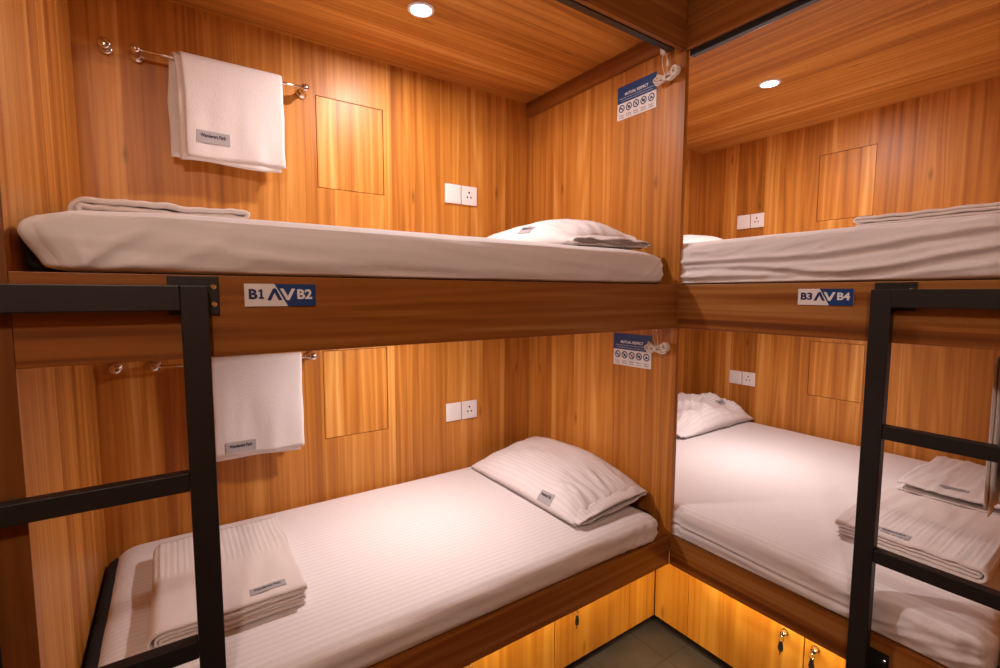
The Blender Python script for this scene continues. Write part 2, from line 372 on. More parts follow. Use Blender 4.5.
def bed(name_l, side, z0, z1, kind, label):
    """mattress (dark ticking) > fitted sheet"""
    if side == 'l': X0, X1, Y0, Y1 = -L + .008, -.008, .012, W - .012
    else: X0, X1, Y0, Y1 = .010, WR - .012, YE + .012, W - .012
    t = empty('mattress', ((X0 + X1) / 2, (Y0 + Y1) / 2, z0), label, 'mattress')
    b = MB(); bi = .05
    soft_box(b, X0 + (0 if side == 'l' else .05), X1, Y0 + .05, Y1 - (.02 if side == 'l' else .004), z0 + .001, z1 - .022, .05, .05, .02, .04, lambda p, n: V3((0, 0, 0)))
    b.build('mattress_core', M['blk_mat'], t, smooth=True)
    s = MB()
    if side == 'l':
        a0, a1 = X0 + (.002 if kind == 'lu' else .024), X1 - (.056 if kind == 'lu' else .04)
        def dp(p, n):
            front = sst(-n.y, .2, .8); top = sst(n.z, .3, .9)
            zz = (p.z - z0) / (z1 - z0)
            d = V3((0, 0, 0))
            e = min(p.x - X0, X1 - p.x)
            # long sagging folds on the front side
            w = noise.noise(V3((p.x * 1.6 + 3, p.z * 26, 2.3 if kind == 'lu' else 7.1))) * .6 + noise.noise(V3((p.x * 5 + p.z * 30, p.z * 16 - p.x * 2, 5))) * .35
            d.y -= front * w * .012
            # slanting pleats near the ends
            pl = ridge(V3((p.x * 14 - p.z * 22, p.z * 5, 1.7)), 2)
            d.y -= front * pl * .010 * (1 - sst(e, .1, .55)) * (1 - zz * .4)
            # bottom tucks in
            d.y += front * .008 * (1 - sst(zz, 0, .3))
            d.z += top * (noise.noise(V3((p.x * 2.1, p.y * 4, 1))) * .003 + noise.noise(V3((p.x * 7, p.y * 16, 9))) * .0012)
            if kind == 'lu': d.x += .035 * (1 - sst(zz, 0, .6)) * (1 - sst(p.x - X0, 0, .16))
            # puckers at the rounded corners
            cr = (1 - sst(e, .02, .16)) * (1 - sst(p.y - Y0, .02, .2))
            d += V3((n.x, n.y, 0)) * cr * ridge(V3((p.x * 34, p.y * 34, p.z * 3)), 2) * .009
            if kind == 'lu': d.z -= top * .012 * (1 - sst(e, .0, .3)) ; d.z += top * .010 * sst(p.x, -1.9, -.3) * 0
            return d
        soft_box(s, a0, a1, Y0 - .006, Y1, z0 + .0015, z1, .075 if kind == 'll' else   .09, .055, .045 if kind == 'll' else .07, .0145, dp)
        so = s.build('fitted_sheet', M['sheetx'], t, smooth=True)
    else:
        a0, a1 = X0 - .006, X1
        def dp(p, n):
            front = sst(-n.x, .2, .8); top = sst(n.z, .3, .9); zz = (p.z - z0) / (z1 - z0); d = V3((0, 0, 0)); yy = -p.y
            if kind == 'ru':
                # drawn creases running along the side and rising towards the near end
                zc = z0 + .075 + .045 * sst(yy, .45, .95); zd = z0 + .055 - .035 * sst(yy, .15, .6) + .05 * sst(yy, .6, 1.0)
                for q, ww, am in ((zc, .009, .013), (zd, .010, .012), (z0 + .015 + .07 * sst(yy, .5, 1.05), .009, .009)):
                    g = (p.z - q) / ww
                    d.x += front * am * (math.exp(-g * g) - .6 * math.exp(-(g - 1.8) ** 2))
                d.x -= front * noise.noise(V3((p.y * 4 + p.z * 10, p.z * 22, 3))) * .005 + front * .006 * ridge(V3((p.y * 7 + p.z * 26, p.z * 9 - p.y * 2, 8)), 4)
            else:
                zc = z0 + .055 - .012 * sst(yy, .1, .5)
                g = (p.z - zc) / .006; d.x += front * .008 * (math.exp(-g * g) - .5 * math.exp(-(g - 1.8) ** 2)) * (1 - sst(yy, .5, .8))
                d.x -= front * (noise.noise(V3((p.y * 3.2 - p.z * 14, p.z * 20, 6))) * .007 + ridge(V3((p.y * 9 + p.z * 20, p.z * 12, 4)), 2) * .006 * sst(yy, .4, .7))
            # folded edge of the sheet near the partition
            d.x += front * .012 * sst(p.y, -.048, -.040)
            d.x += front * .006 * (1 - sst(zz, 0, .3))
            e = p.y - YE
            d.z += top * (noise.noise(V3((p.x * 3, p.y * 2.1, 4))) * .0035 + noise.noise(V3((p.x * 13 + p.y * 3, p.y * 6, 9))) * .0014)
            cr = (1 - sst(e, .03, .3)) * (1 - sst(p.x, .05, .3))
            d += V3((n.x, n.y, 0)) * cr * ridge(V3((p.x * 26, p.y * 26, p.z * 4)), 2) * .012
            return d
        soft_box(s, a0, a1, YE + .035, Y1, z0 + .0015, z1, .06, .09, .045, .0165, dp)
        so = s.build('fitted_sheet', M['sheety'], t, smooth=True)
    so['label'] = 'white striped fitted sheet'
MU_L, MU_R = 1.764, 1.804; ML_L, ML_R = .665, .700
bed('m', 'l', ZT, MU_L, 'lu', 'thin mattress in a white sheet on the upper left bunk')
bed('m', 'l', LT, ML_L, 'll', 'thin mattress in a white striped sheet on the lower left bunk')
bed('m', 'r', ZT, MU_R, 'ru', 'wide mattress in a creased white sheet on the upper right bunk')
bed('m', 'r', LT, ML_R, 'rl', 'wide mattress in a white striped sheet on the lower right bunk')

def rotm(ax, ay, az): return Matrix.Rotation(az, 3, 'Z') @ Matrix.Rotation(ay, 3, 'Y') @ Matrix.Rotation(ax, 3, 'X')
def flat_map(P, u, v, n, surf=None):
    F = Fr(P, V3(u).normalized(), V3(v).normalized(), V3(n).normalized())
    return lambda a, b, c: F(a, b, c + (surf(F(a, b, 0)) if surf else 0))
def tag_label(par, g, w, h):
    """small grey woven label laid on the fabric by the map g"""
    A, B = 8, 3; vs = []; fs = []
    for c in (-.0006, .0006):
        for j in range(B + 1):
            for i in range(A + 1): vs.append(g(-w / 2 + w * i / A, -h / 2 + h * j / B, c))
    q = (A + 1) * (B + 1)
    for s in (0, q):
        for j in range(B):
            for i in range(A):
                a = s + j * (A + 1) + i; fs.append((a, a + 1, a + A + 2, a + A + 1))
    bd = [i for i in range(A + 1)] + [j * (A + 1) + A for j in range(1, B + 1)] + [B * (A + 1) + i for i in range(A - 1, -1, -1)] + [j * (A + 1) for j in range(B - 1, 0, -1)]
    for i in range(len(bd)): a, b = bd[i], bd[(i + 1) % len(bd)]; fs.append((a, b, b + q, a + q))
    m = MB().add(vs, fs); o = m.build('woven_label', M['grey_label'], par); o['label'] = 'small grey woven label with dark lettering'
    t = MB(); FF = lambda a, b, c: g(a, b, c + .0008)
    text_mesh(t, "Wanderers Park", FF, -w * .40, -h * .02, h * .42, .0004, .03, w * .78)
    t.build('lettering', M['ink'], o)
def pillow(cx, cy, zr, hl, hw, th, rot, mat, seed, label, openend=1, lab=None, fat=0, lift=0, lump=0):
    """local: u along the length, v across; rot = (rx, ry, rz)"""
    t = empty('pillow', (cx, cy, zr), label, 'pillow')
    R = rotm(*rot); NU, NV = 56, 40; vs = []; fs = []
    def surf(u, v, s):
        k = (max(0, 1 - abs(u) ** 2.6)) ** .55 * (max(0, 1 - abs(v) ** 2.4)) ** .55
        x = hl * u * (1 - .05 * (1 - v * v) * abs(u)); y = hw * v * (1 - .05 * u * u * (1 - abs(v)))
        hgt = th * k * (1 + fat * (-u) * openend * .5)
        wr = noise.noise(V3((u * 1.8 + seed, v * 2, s))) * .012 + noise.noise(V3((u * 3 + v * 7 + seed, v * 2 - u, seed + 4))) * .004
        wr += lump * (ridge(V3((u * 1.6 + v * 1.2 + seed, v * .7, seed)), 2) * .045 + noise.noise(V3((u * 3, v * 2.8, seed))) * .016 + ridge(V3((u * 3 - v * 2.5, v * 1.5 + seed, 3)), 3) * .014)
        wr += (ridge(V3((u * 1.6, v * 4.5 + seed, 2)), 3) * .016 + ridge(V3((u * 2 + v * 3, v * 2 - u * 3 + seed, 7)), 3) * .010) * sst(u * openend, .35, .85)
        seam = .016 + lift * (v + 1) / 2 * (1 - .55 * sst(u * openend, .2, 1)) + .006 * noise.noise(V3((u * 3, v * 3, seed)))
        z = seam + hgt + wr * k ** .5 if s > 0 else max(.002, seam * (1 - k * 1.1))
        return R @ V3((x, y, z))
    for s in (1, -1):
        for j in range(NV + 1):
            for i in range(NU + 1):
                vs.append(surf(-1 + 2 * i / NU, -1 + 2 * j / NV, s))
    q = (NU + 1) * (NV + 1)
    for s in (0, q):
        for j in range(NV):
            for i in range(NU):
                a = s + j * (NU + 1) + i; fs.append((a, a + 1, a + NU + 2, a + NU + 1))
    bd = [i for i in range(NU + 1)] + [j * (NU + 1) + NU for j in range(1, NV + 1)] + [NV * (NU + 1) + i for i in range(NU - 1, -1, -1)] + [j * (NU + 1) for j in range(NV - 1, 0, -1)]
    for i in range(len(bd)): a, b = bd[i], bd[(i + 1) % len(bd)]; fs.append((a, b, b + q, a + q))
    B0 = V3((cx, cy, zr)); m = MB().add([B0 + v for v in vs], fs)
    m.build('pillowcase', mat, t, smooth=True)
    # open mouth of the case: a loose sleeve beyond the end
    e = openend; sl = MB(); n = 56; K = 7; vs = []; fs = []
    for lay in (0, 1):
        for k in range(K):
            f = k / (K - 1)
            for i in range(n):
                a = 2 * math.pi * i / n; cv, sv = math.cos(a), math.sin(a)
                v_ = max(-1, min(1, math.copysign(abs(cv) ** .7, cv))) * .94
                gap = (.030 * (1 - f) + .014 * f + .010 * noise.noise(V3((cv * 3 + seed, f, 2))) ) * math.copysign(abs(sv) ** .8, sv) * (1 - .003 * lay / .02)
                base = surf(e * (.93 + .0 * f), v_, 1)
                x = e * hl * (.90 + .13 * f + .020 * f * noise.noise(V3((cv * 2.5, sv * 1.5, seed))) )
                y = hw * v_ * (1.0 - lay * .012)
                z = .022 + .45 * lift * (v_ + 1) / 2 + max(gap * (1 - .12 * lay), -.014) + .004 * noise.noise(V3((cv * 6, f * 2, seed)))
                if k == K - 1 and lay == 0: z += .0
                vs.append(B0 + R @ V3((x, y, z)))
        for k in range(K - 1):
            for i in range(n):
                i2 = (i + 1) % n; o_ = lay * K * n
                fs.append((o_ + k * n + i, o_ + k * n + i2, o_ + (k + 1) * n + i2, o_ + (k + 1) * n + i))
    for k in (0, K - 1):
        for i in range(n):
            i2 = (i + 1) % n; fs.append((k * n + i, k * n + i2, K * n + k * n + i2, K * n + k * n + i))
    sl.add(vs, fs); sl.build('open_hem', mat, t, smooth=True)
    if lab:
        u0, v0 = lab
        def g(a, b, c):
            u, v = u0 + a / hl, v0 + b / hw; p = surf(u, v, 1); du = surf(u + .02, v, 1) - p; dv = surf(u, v + .02, 1) - p
            return B0 + p + du.cross(dv).normalized() * (c + .0015)
        tag_label(t, g, .085, .034)
    return t
def lab_dir(du): return (du.x - du.y) > 0

H = math.pi / 2
pillow(-.228, .515, ML_L + .001, .400, .220, .088, (0, 0, -H), M['sheetp'], 1.3, 'white striped pillow with open end on the lower left bunk', 1, (.50, -.90), lift=.085)
pillow(-.275, .520, MU_L + .001, .410, .235, .125, (0, 0, -H), M['sheetp'], 4.1, 'white pillow peeking over the edge of the upper left bunk', 1, (.25, -.80), lift=.02)
pillow(1.235, .730, ML_R + .001, .41, .225, .105, (0, 0, 0), M['sheetq'], 8.2, 'crumpled white pillow against the wall of the lower right bunk', -1, (.45, -.45), fat=.7, lift=.03, lump=1)
pillow(1.12, .72, MU_R + .001, .42, .22, .15, (0, 0, 0), M['sheetq'], 6.0, 'white pillow mostly hidden behind the partition on the upper right bunk', -1, None, fat=.4)

def ribbon(m, path, th, b0, b1, nb, F, disp=None, shift=None):
    """cloth of thickness th following path (list of (a,c)) and extruded along b"""
    n = len(path); P = [V3((a, c, 0)) for a, c in path]; nor = []
    for i in range(n):
        t = (P[min(i + 1, n - 1)] - P[max(i - 1, 0)]).normalized(); nor.append(V3((-t.y, t.x, 0)))
    vs = []; fs = []
    for j in range(nb + 1):
        for i in range(n):
            f = i / (n - 1)
            s0, s1 = shift(f) if shift else (0, 0)
            b = (b0 + s0) + ((b1 + s1) - (b0 + s0)) * j / nb
            for sgn in (.5, -.5):
                k = th
                if i in (0, n - 1) or j in (0, nb): k = th * .45
                q = P[i] + nor[i] * (k * sgn)
                w = F(q.x, b, q.y)
                if disp: w = w + disp(w, i, j, f)
                vs.append(w)
    I = lambda j, i, s: (j * n + i) * 2 + s
    for j in range(nb):
        for i in range(n - 1):
            fs.append((I(j, i, 0), I(j, i + 1, 0), I(j + 1, i + 1, 0), I(j + 1, i, 0)))
            fs.append((I(j, i, 1), I(j + 1, i, 1), I(j + 1, i + 1, 1), I(j, i + 1, 1)))
        for i in (0, n - 1): fs.append((I(j, i, 0), I(j + 1, i, 0), I(j + 1, i, 1), I(j, i, 1)))
    for i in range(n - 1):
        for j in (0, nb): fs.append((I(j, i, 0), I(j, i + 1, 0), I(j, i + 1, 1), I(j, i, 1)))
    m.add(vs, fs)
def fold_path(a0, a1, zb, H, n):
    """nested folds: big fold at a0, layer ends at a1"""
    g = H / n; z = [zb + g * (k + .5) for k in range(n)]; ac = a0 + H / 2; zm = zb + H / 2; ev = g / 2
    pts = []
    def line(zv, fr, to, k=56):
        for i in range(k + 1): pts.append((fr + (to - fr) * i / k, zv))
    def arcL(za, zc_):  # around the left centre, from za to zc_
        r = abs(zc_ - za) / 2; s = 1 if zc_ > za else -1; k = max(6, int(20 * r / (H / 2)))
        for i in range(1, k): t = math.pi * i / k; pts.append((ac - r * math.sin(t) * 1.0, (za + zc_) / 2 - s * r * math.cos(t)))
    def arcR(za, zc_, ar):
        r = abs(zc_ - za) / 2; s = 1 if zc_ > za else -1
        for i in range(1, 6): t = math.pi * i / 6; pts.append((ar + r * math.sin(t), (za + zc_) / 2 - s * r * math.cos(t)))
    lo, hi = 0, n - 1; right = a1
    line(z[lo], right, ac)
    while True:
        arcL(z[lo], z[hi]) if (hi > lo) else None
        line(z[hi], ac, right - .002 * lo)
        if hi - 1 <= lo + 1 - 1 or hi - lo <= 2: break
        # fold back at the right
        arcR(z[hi], z[hi - 1], right - .002 * lo)
        line(z[hi - 1], right - .002 * lo, ac)
        lo2, hi2 = lo + 1, hi - 1
        if lo2 >= hi2: break
        arcL(z[hi2], z[lo2])
        line(z[lo2], ac, right - .006 * lo2)
        if hi2 - lo2 <= 2: break
        arcR(z[lo2], z[lo2 + 1], right - .006 * lo2)
        line(z[lo2 + 1], right - .006 * lo2, ac)
        lo, hi = lo2 + 1, hi2 - 1
        if lo >= hi: break
    return pts
def folded(name, F, a0, a1, b0, b1, zb, H, n, mat, label, cat, seed, ribs=None, lab=None, lab_rot=0, group=None):
    t = empty(name, F((a0 + a1) / 2, (b0 + b1) / 2, zb), label, cat, group)
    g = H / n
    def top(a, b): return noise.noise(V3((a * 5, b * 5, seed))) * .006 + noise.noise(V3((a * 14, b * 14, seed + 3))) * .0022
    def disp(w, i, j, f):
        a = (w - F.o).dot(F.u); b = (w - F.o).dot(F.v); c = (w - F.o).dot(F.n)
        hz = sst(c, zb + .002, zb + g * 2.5)
        d = F.n * (top(a, b) * hz)
        if ribs: 
            rr = sst(b, ribs[0], ribs[0] + .04) * (1 - sst(b, ribs[1] - .01, ribs[1])) * sst(c, zb + H * .4, zb + H * .8)
            d += F.n * (.0028 * math.sin(a / ribs[2] * 2 * math.pi) * rr)
        d += F.v * (.010 * noise.noise(V3((f * 7, seed, b * 2))) ) * (1 if j < 4 or j > 20 else .6)
        d += F.n * (.35 * g * noise.noise(V3((a * 16, b * 3, f * 40 + seed)))) * hz
        d += F.u * (.014 * noise.noise(V3((b * 3, f * 9, seed + 5)))) * (sst(a, a1 - .06, a1) + .6 * (1 - sst(a, a0, a0 + .06)))
        d += F.u * (.006 * noise.noise(V3((b * 8, c * 60, seed)))) * sst(a, a1 - .05, a1)
        return d
    m = MB(); ribbon(m, fold_path(a0, a1, zb, H, n), g * .95, b0, b1, 34, F, disp)
    m.build('folded_cloth', mat, t, smooth=True)
    if lab:
        a, b = lab; cr, sr = math.cos(lab_rot), math.sin(lab_rot)
        u = F.u * cr + F.v * sr; v = -F.u * sr + F.v * cr
        tag_label(t, flat_map(F(a, b, zb + H + .0015), u, v, F.n, lambda q: top((q - F.o).dot(F.u), (q - F.o).dot(F.v))), .095, .034)
    return t
ID2 = Fr((0, 0, 0), (1, 0, 0), (0, 1, 0), (0, 0, 1))
FY = Fr((0, 0, 0), (0, 1, 0), (-1, 0, 0), (0, 0, 1))     # a = y (fold at the near end), b = -x
folded('blanket', ID2, -1.80, -1.42, .235, .775, ML_L + .003, .058, 6, M['blanket'], 'folded cream blanket with ribbed end on the lower left bunk', 'blanket', 2.0, (.50, .78, .0165), (-1.515, .285), 0)
folded('blanket', ID2, -1.915, -1.520, .38, .80, MU_L + .003, .066, 4, M['blanket'], 'folded cream blanket showing over the edge of the upper left bunk', 'blanket', 5.0, None, None)
folded('blanket', FY, -.905, -.50, -.84, -.30, ML_R + .004, .052, 4, M['blanket'], 'folded cream blanket on the lower right bunk, behind the ladder rungs', 'blanket', 9.0, (-.60, -.32, .0165), (-.655, -.345), math.pi)
folded('blanket', FY, -.985, -.45, -.95, -.45, MU_R + .004, .078, 6, M['blanket'], 'folded cream blanket on the upper right bunk', 'blanket', 3.0, None, None)
folded('towel', FY, -.93, -.485, -1.60, -.98, ML_R + .004, .044, 3, M['towel'], 'folded white towel lying behind the blanket on the lower right bunk', 'towel', 12.0, None, (-.66, -1.07), math.pi)

def hang_towel(F, a0, a1, zbar, ztip, back, cbar, label, seed, lab, shiftl=-.028):
    """towel folded over a bar; F: a right, b up, c out of the wall"""
    t = empty('towel', F((a0 + a1) / 2, ztip, cbar), label, 'towel')
    G = Fr(F.o, F.n, F.u, F.v)     # path plane (c, z), extruded along a
    m = MB()
    for lay, (r, tip, tipb, x0, x1) in enumerate(((.0195, ztip + .018, back + .012, .012, 0), (.0125, ztip, back, -.006, -.014))):
        pts = []
        nseg = 26
        for i in range(nseg): pts.append((cbar - r, tipb + (zbar - tipb) * i / nseg))
        for i in range(11): t_ = math.pi * i / 10; pts.append((cbar - r * math.cos(t_), zbar + r * math.sin(t_)))
        for i in range(1, nseg + 1): pts.append((cbar + r, zbar + (tip - zbar) * i / nseg))
        def disp(w, i, j, f, r=r, lay=lay):
            a = (w - F.o).dot(F.u); z = (w - F.o).dot(F.v); dn = sst(zbar - z, 0, .3); s = 1 if f > .5 else -.4
            k = noise.noise(V3((a * 9 + seed, z * 1.5, 1))) * .011 * dn
            k += .004 * noise.noise(V3((a * 22, z * 5, seed)))*dn
            u = .0035 * noise.noise(V3((z * 9, seed + lay, 0)))
            bz = (.008 * noise.noise(V3((a * 6, seed + lay * 3, f))) ) * dn
            return F.n * (max(-.004, k) if s > 0 else k * s) + F.u * u + F.v * bz
        ribbon(m, pts, .0055, a0 + x0, a1 + x1, 34, G, disp, lambda f: (shiftl * (1 - sst(f, .2, .75)), shiftl * .35 * (1 - sst(f, .2, .75))))
    m.build('terry_cloth', M['towel'], t, smooth=True)
    if lab:
        a, b = lab
        k = lambda q: max(-.004, noise.noise(V3(((q - F.o).dot(F.u) * 9 + seed, (q - F.o).dot(F.v) * 1.5, 1))) * .011) + .001
        tag_label(t, flat_map(F(a, b, cbar + .0195 + .0038), F.u, F.v, F.n, k), .105, .043)
    return t
hang_towel(FB, -1.655, -1.31, 2.432, 2.072, 2.085, .07, 'white towel with grey label hanging on the upper left rail', 1.0, (-1.555, 2.163))
hang_towel(FB, -1.615, -1.275, 1.322, .934, .96, .07, 'white towel with grey label hanging on the lower left rail', 3.6, (-1.51, .985), -.0)
FE = Fr((0, YE, 0), (-1, 0, 0), (0, 0, 1), (0, 1, 0))
hang_towel(FE, -.62, -.19, 1.405, .955, 1.0, .085, 'white towel hanging at the right edge in the lower right bunk', 7.7, None, -.01)

def towel_bar(F, a0, a1, z, label):
    t = empty('towel_rail', F((a0 + a1) / 2, z, 0), label, 'towel rail')
    m = MB(); tube(m, [F(a0 + (a1 - a0) * i / 6, z, .07) for i in range(7)], .006, 14); m.build('bar', M['chrome'], t, smooth=True)
    for a in (a0, a1):
        G = Fr(F(a, z, 0), F.u, F.v, F.n)
        m = MB(); lathe(m, [(.021, 0.0005), (.021, .006), (.018, .010), (.011, .013), (.010, .052), (.013, .058), (.0155, .068), (.0150, .078), (.010, .084)], G, 22)
        m.build('bracket', M['chrome'], t, smooth=True)
def robe_hook(F, a, z, label):
    G = Fr(F(a, z, 0), F.u, F.v, F.n)
    t = empty('robe_hook', F(a, z, 0), label, 'hook')
    m = MB(); lathe(m, [(.020, .0005), (.020, .006), (.017, .010), (.010, .012)], G, 22); m.build('rose', M['chrome'], t, smooth=True)
    m = MB(); lathe(m, [(.009, .010), (.008, .030), (.010, .040), (.018, .046), (.0185, .052), (.014, .056)], G, 22); m.build('knob', M['chrome'], t, smooth=True)
towel_bar(FB, -1.775, -1.222, 2.428, 'chrome towel rail on the back wall of the upper left bunk')
towel_bar(FB, -1.775, -1.222, 1.322, 'chrome towel rail on the back wall of the lower left bunk')
towel_bar(FE, -.72, -.285, 1.40, 'chrome towel rail on the end wall of the lower right bunk')
robe_hook(FB, -1.860, 2.432, 'round chrome hook left of the rail in the upper left bunk')
robe_hook(FB, -1.888, 1.322, 'round chrome hook left of the rail in the lower left bunk')

# ------------------------------------------------------------------ sockets and switches
def wall_plate(F, a, b, w, h, where, sock):
    n = 'power_socket' if sock else 'light_switch'
    t = empty(n, F(a + w / 2, b, 0), ('white three-pin power socket ' if sock else 'white square light switch ') + where, 'power socket' if sock else 'light switch')
    m = MB(); box(m, a, a + w, b, b + h, .0005, .009, F); m.build('plate', M['plastic'], t, bevel=.0025)
    if sock:
        ca, cb_ = a + w * .47, b + h * .52
        for (da, db, r) in ((0, .014, .0052), (-.011, -.010, .0045), (.011, -.010, .0045)):
            G = Fr(F(ca + da, cb_ + db, .0088), F.u, F.v, F.n); q = MB(); lathe(q, [(r, 0), (r, .0006)], G, 14)
            q.build('pin_hole', M['hole'], t)
        q = MB(); box(q, a + w * .70, a + w * .88, b + h * .12, b + h * .22, .0085, .0115, F); q.build('rocker', M['plastic'], t, bevel=.0008)
    else:
        q = MB(); box(q, a + w * .09, a + w * .91, b + h * .09, b + h * .91, .0085, .0108, F); q.build('rocker', M['plastic'], t, bevel=.001)
for F, a, b, wh in ((FB, -.547, 2.052, 'on the back wall of the upper left bunk'), (FB, -.549, .918, 'on the back wall of the lower left bunk'),
                    (FR, -.697, 2.052, 'on the wall of the upper right bunk'), (FR, -.705, .943, 'on the wall of the lower right bunk')):
    h = .096; wall_plate(F, a, b, .091, h, wh, False); wall_plate(F, a + .097, b, .091, h, wh, True)

# ------------------------------------------------------------------ ceiling lamps
def downlight(x, y, z, label, power):
    t = empty('ceiling_light', (x, y, z), label, 'ceiling light')
    F = Fr((x, y, z), (1, 0, 0), (0, -1, 0), (0, 0, -1))
    m = MB(); lathe(m, [(.050, .0003), (.050, .003), (.046, .006), (.040, .007), (.038, .004), (.038, .0003)], F, 40, cap=False); m.build('rim', M['plastic'], t, smooth=True)
    m = MB(); lathe(m, [(.0378, .0010), (.0378, .0050), (.030, .0062), (.012, .0070)], F, 40); m.build('diffuser', M['glow'], t, smooth=True)
    ld = bpy.data.lights.new('lamp', 'AREA'); ld.shape = 'DISK'; ld.size = .07; ld.energy = power; ld.color = (1, .86, .84); ld.spread = math.radians(178)
    lo = bpy.data.objects.new('lamp', ld); C.objects.link(lo); lo.parent = t; lo.location = (0, 0, -.0085)
PU, PL = 12.5, 8.0
downlight(-.894, .512, ZC, 'round white downlight in the ceiling of the upper left bunk', PU)
downlight(.818, .09, ZC, 'round white downlight in the ceiling of the upper right bunk', PU)
downlight(-.894, .512, ZT - .0905, 'round downlight under the upper left bunk', PL)
downlight(.818, .09, ZT - .0905, 'round downlight under the upper right bunk', PL)

def fill_strip(x0, x1, y0, y1, label, sz, power):  # added lamps, out of view, that brighten the storage doors
    t = empty('fill_strip', ((x0 + x1) / 2, (y0 + y1) / 2, LT - .0905), label, 'strip light')
    m = MB(); box(m, x0, x1, y0, y1, LT - .0985, LT - .0908); m.build('profile', M['plastic'], t)
    ld = bpy.data.lights.new('fill_strip_lamp', 'AREA'); ld.shape = 'RECTANGLE'; ld.size, ld.size_y = sz; ld.energy = power; ld.color = (1, .66, .34)
    lo = bpy.data.objects.new('fill_strip_lamp', ld); C.objects.link(lo); lo.parent = t; lo.location = (0, 0, -.0095)
fill_strip(-1.9, -.02, .034, .046, 'added warm strip light, unseen, behind the lower left board', (1.85, .01), 5.5)
fill_strip(.034, .046, -.96, -.02, 'added warm strip light, unseen, behind the lower right board', (.01, .93), 3)

# ------------------------------------------------------------------ signs
def bunk_sign(F, a0, a1, b0, b1, s1, s2, label):
    w, h = a1 - a0, b1 - b0
    t = empty('bunk_sign', F((a0 + a1) / 2, b0, 0), label, 'sign')
    m = MB(); box(m, a0, a1, b0, b1, .0004, .0036, F); m.build('plate', M['sign_white'], t)
    m = MB(); prism(m, [(a0 + w * .405, b1), (a0 + w * .59, b0), (a1, b0), (a1, b1)], .0037, .0043, F); m.build('blue_panel', M['sign_blue'], t)
    lo = MB()
    if s1 == 'B1':
        text_mesh(lo, 'B', F, a0 + w * .055, b0 + h * .34, h * .60, .0046, .035, w * .115)
        prism(lo, [(a0 + w * x, b0 + h * y) for x, y in ((.188, .335), (.188, .41), (.207, .41), (.207, .66), (.185, .63), (.183, .70), (.212, .755), (.238, .755), (.238, .41), (.257, .41), (.257, .335))], .0042, .0046, F)
    else: text_mesh(lo, s1, F, a0 + w * .055, b0 + h * .34, h * .60, .0046, .035, w * .22)
    lo.build('lettering', M['navy'], t)
    lo = MB(); text_mesh(lo, s2, F, a0 + w * .725, b0 + h * .34, h * .60, .0046, .035, w * .22); lo.build('lettering', M['pale'], t)
    th = w * .045
    up = [(.32, .28), (.365, .28), (.425, .70), (.425, .70), (.485, .28), (.53, .28), (.452, .82), (.398, .82)]
    m = MB(); prism(m, [(a0 + w * x, b0 + h * y) for x, y in ((.30, .27), (.352, .27), (.405, .62), (.458, .27), (.51, .27), (.425, .80), (.385, .80))], .0037, .0046, F)
    m.build('arrow_up', M['navy'], t)
    m = MB(); prism(m, [(a0 + w * x, b0 + h * y) for x, y in ((.48, .80), (.53, .80), (.59, .45), (.647, .80), (.697, .80), (.61, .27), (.572, .27))], .0044, .0049, F)
    m.build('arrow_down', M['pale'], t)
bunk_sign(FL, -1.576, -1.424, 1.562, 1.613, 'B1', 'B2', 'blue and white B1 B2 sign on the left upper board')
bunk_sign(FQ, .457, .613, 1.558, 1.610, 'B3', 'B4', 'blue and white B3 B4 sign on the right upper board')
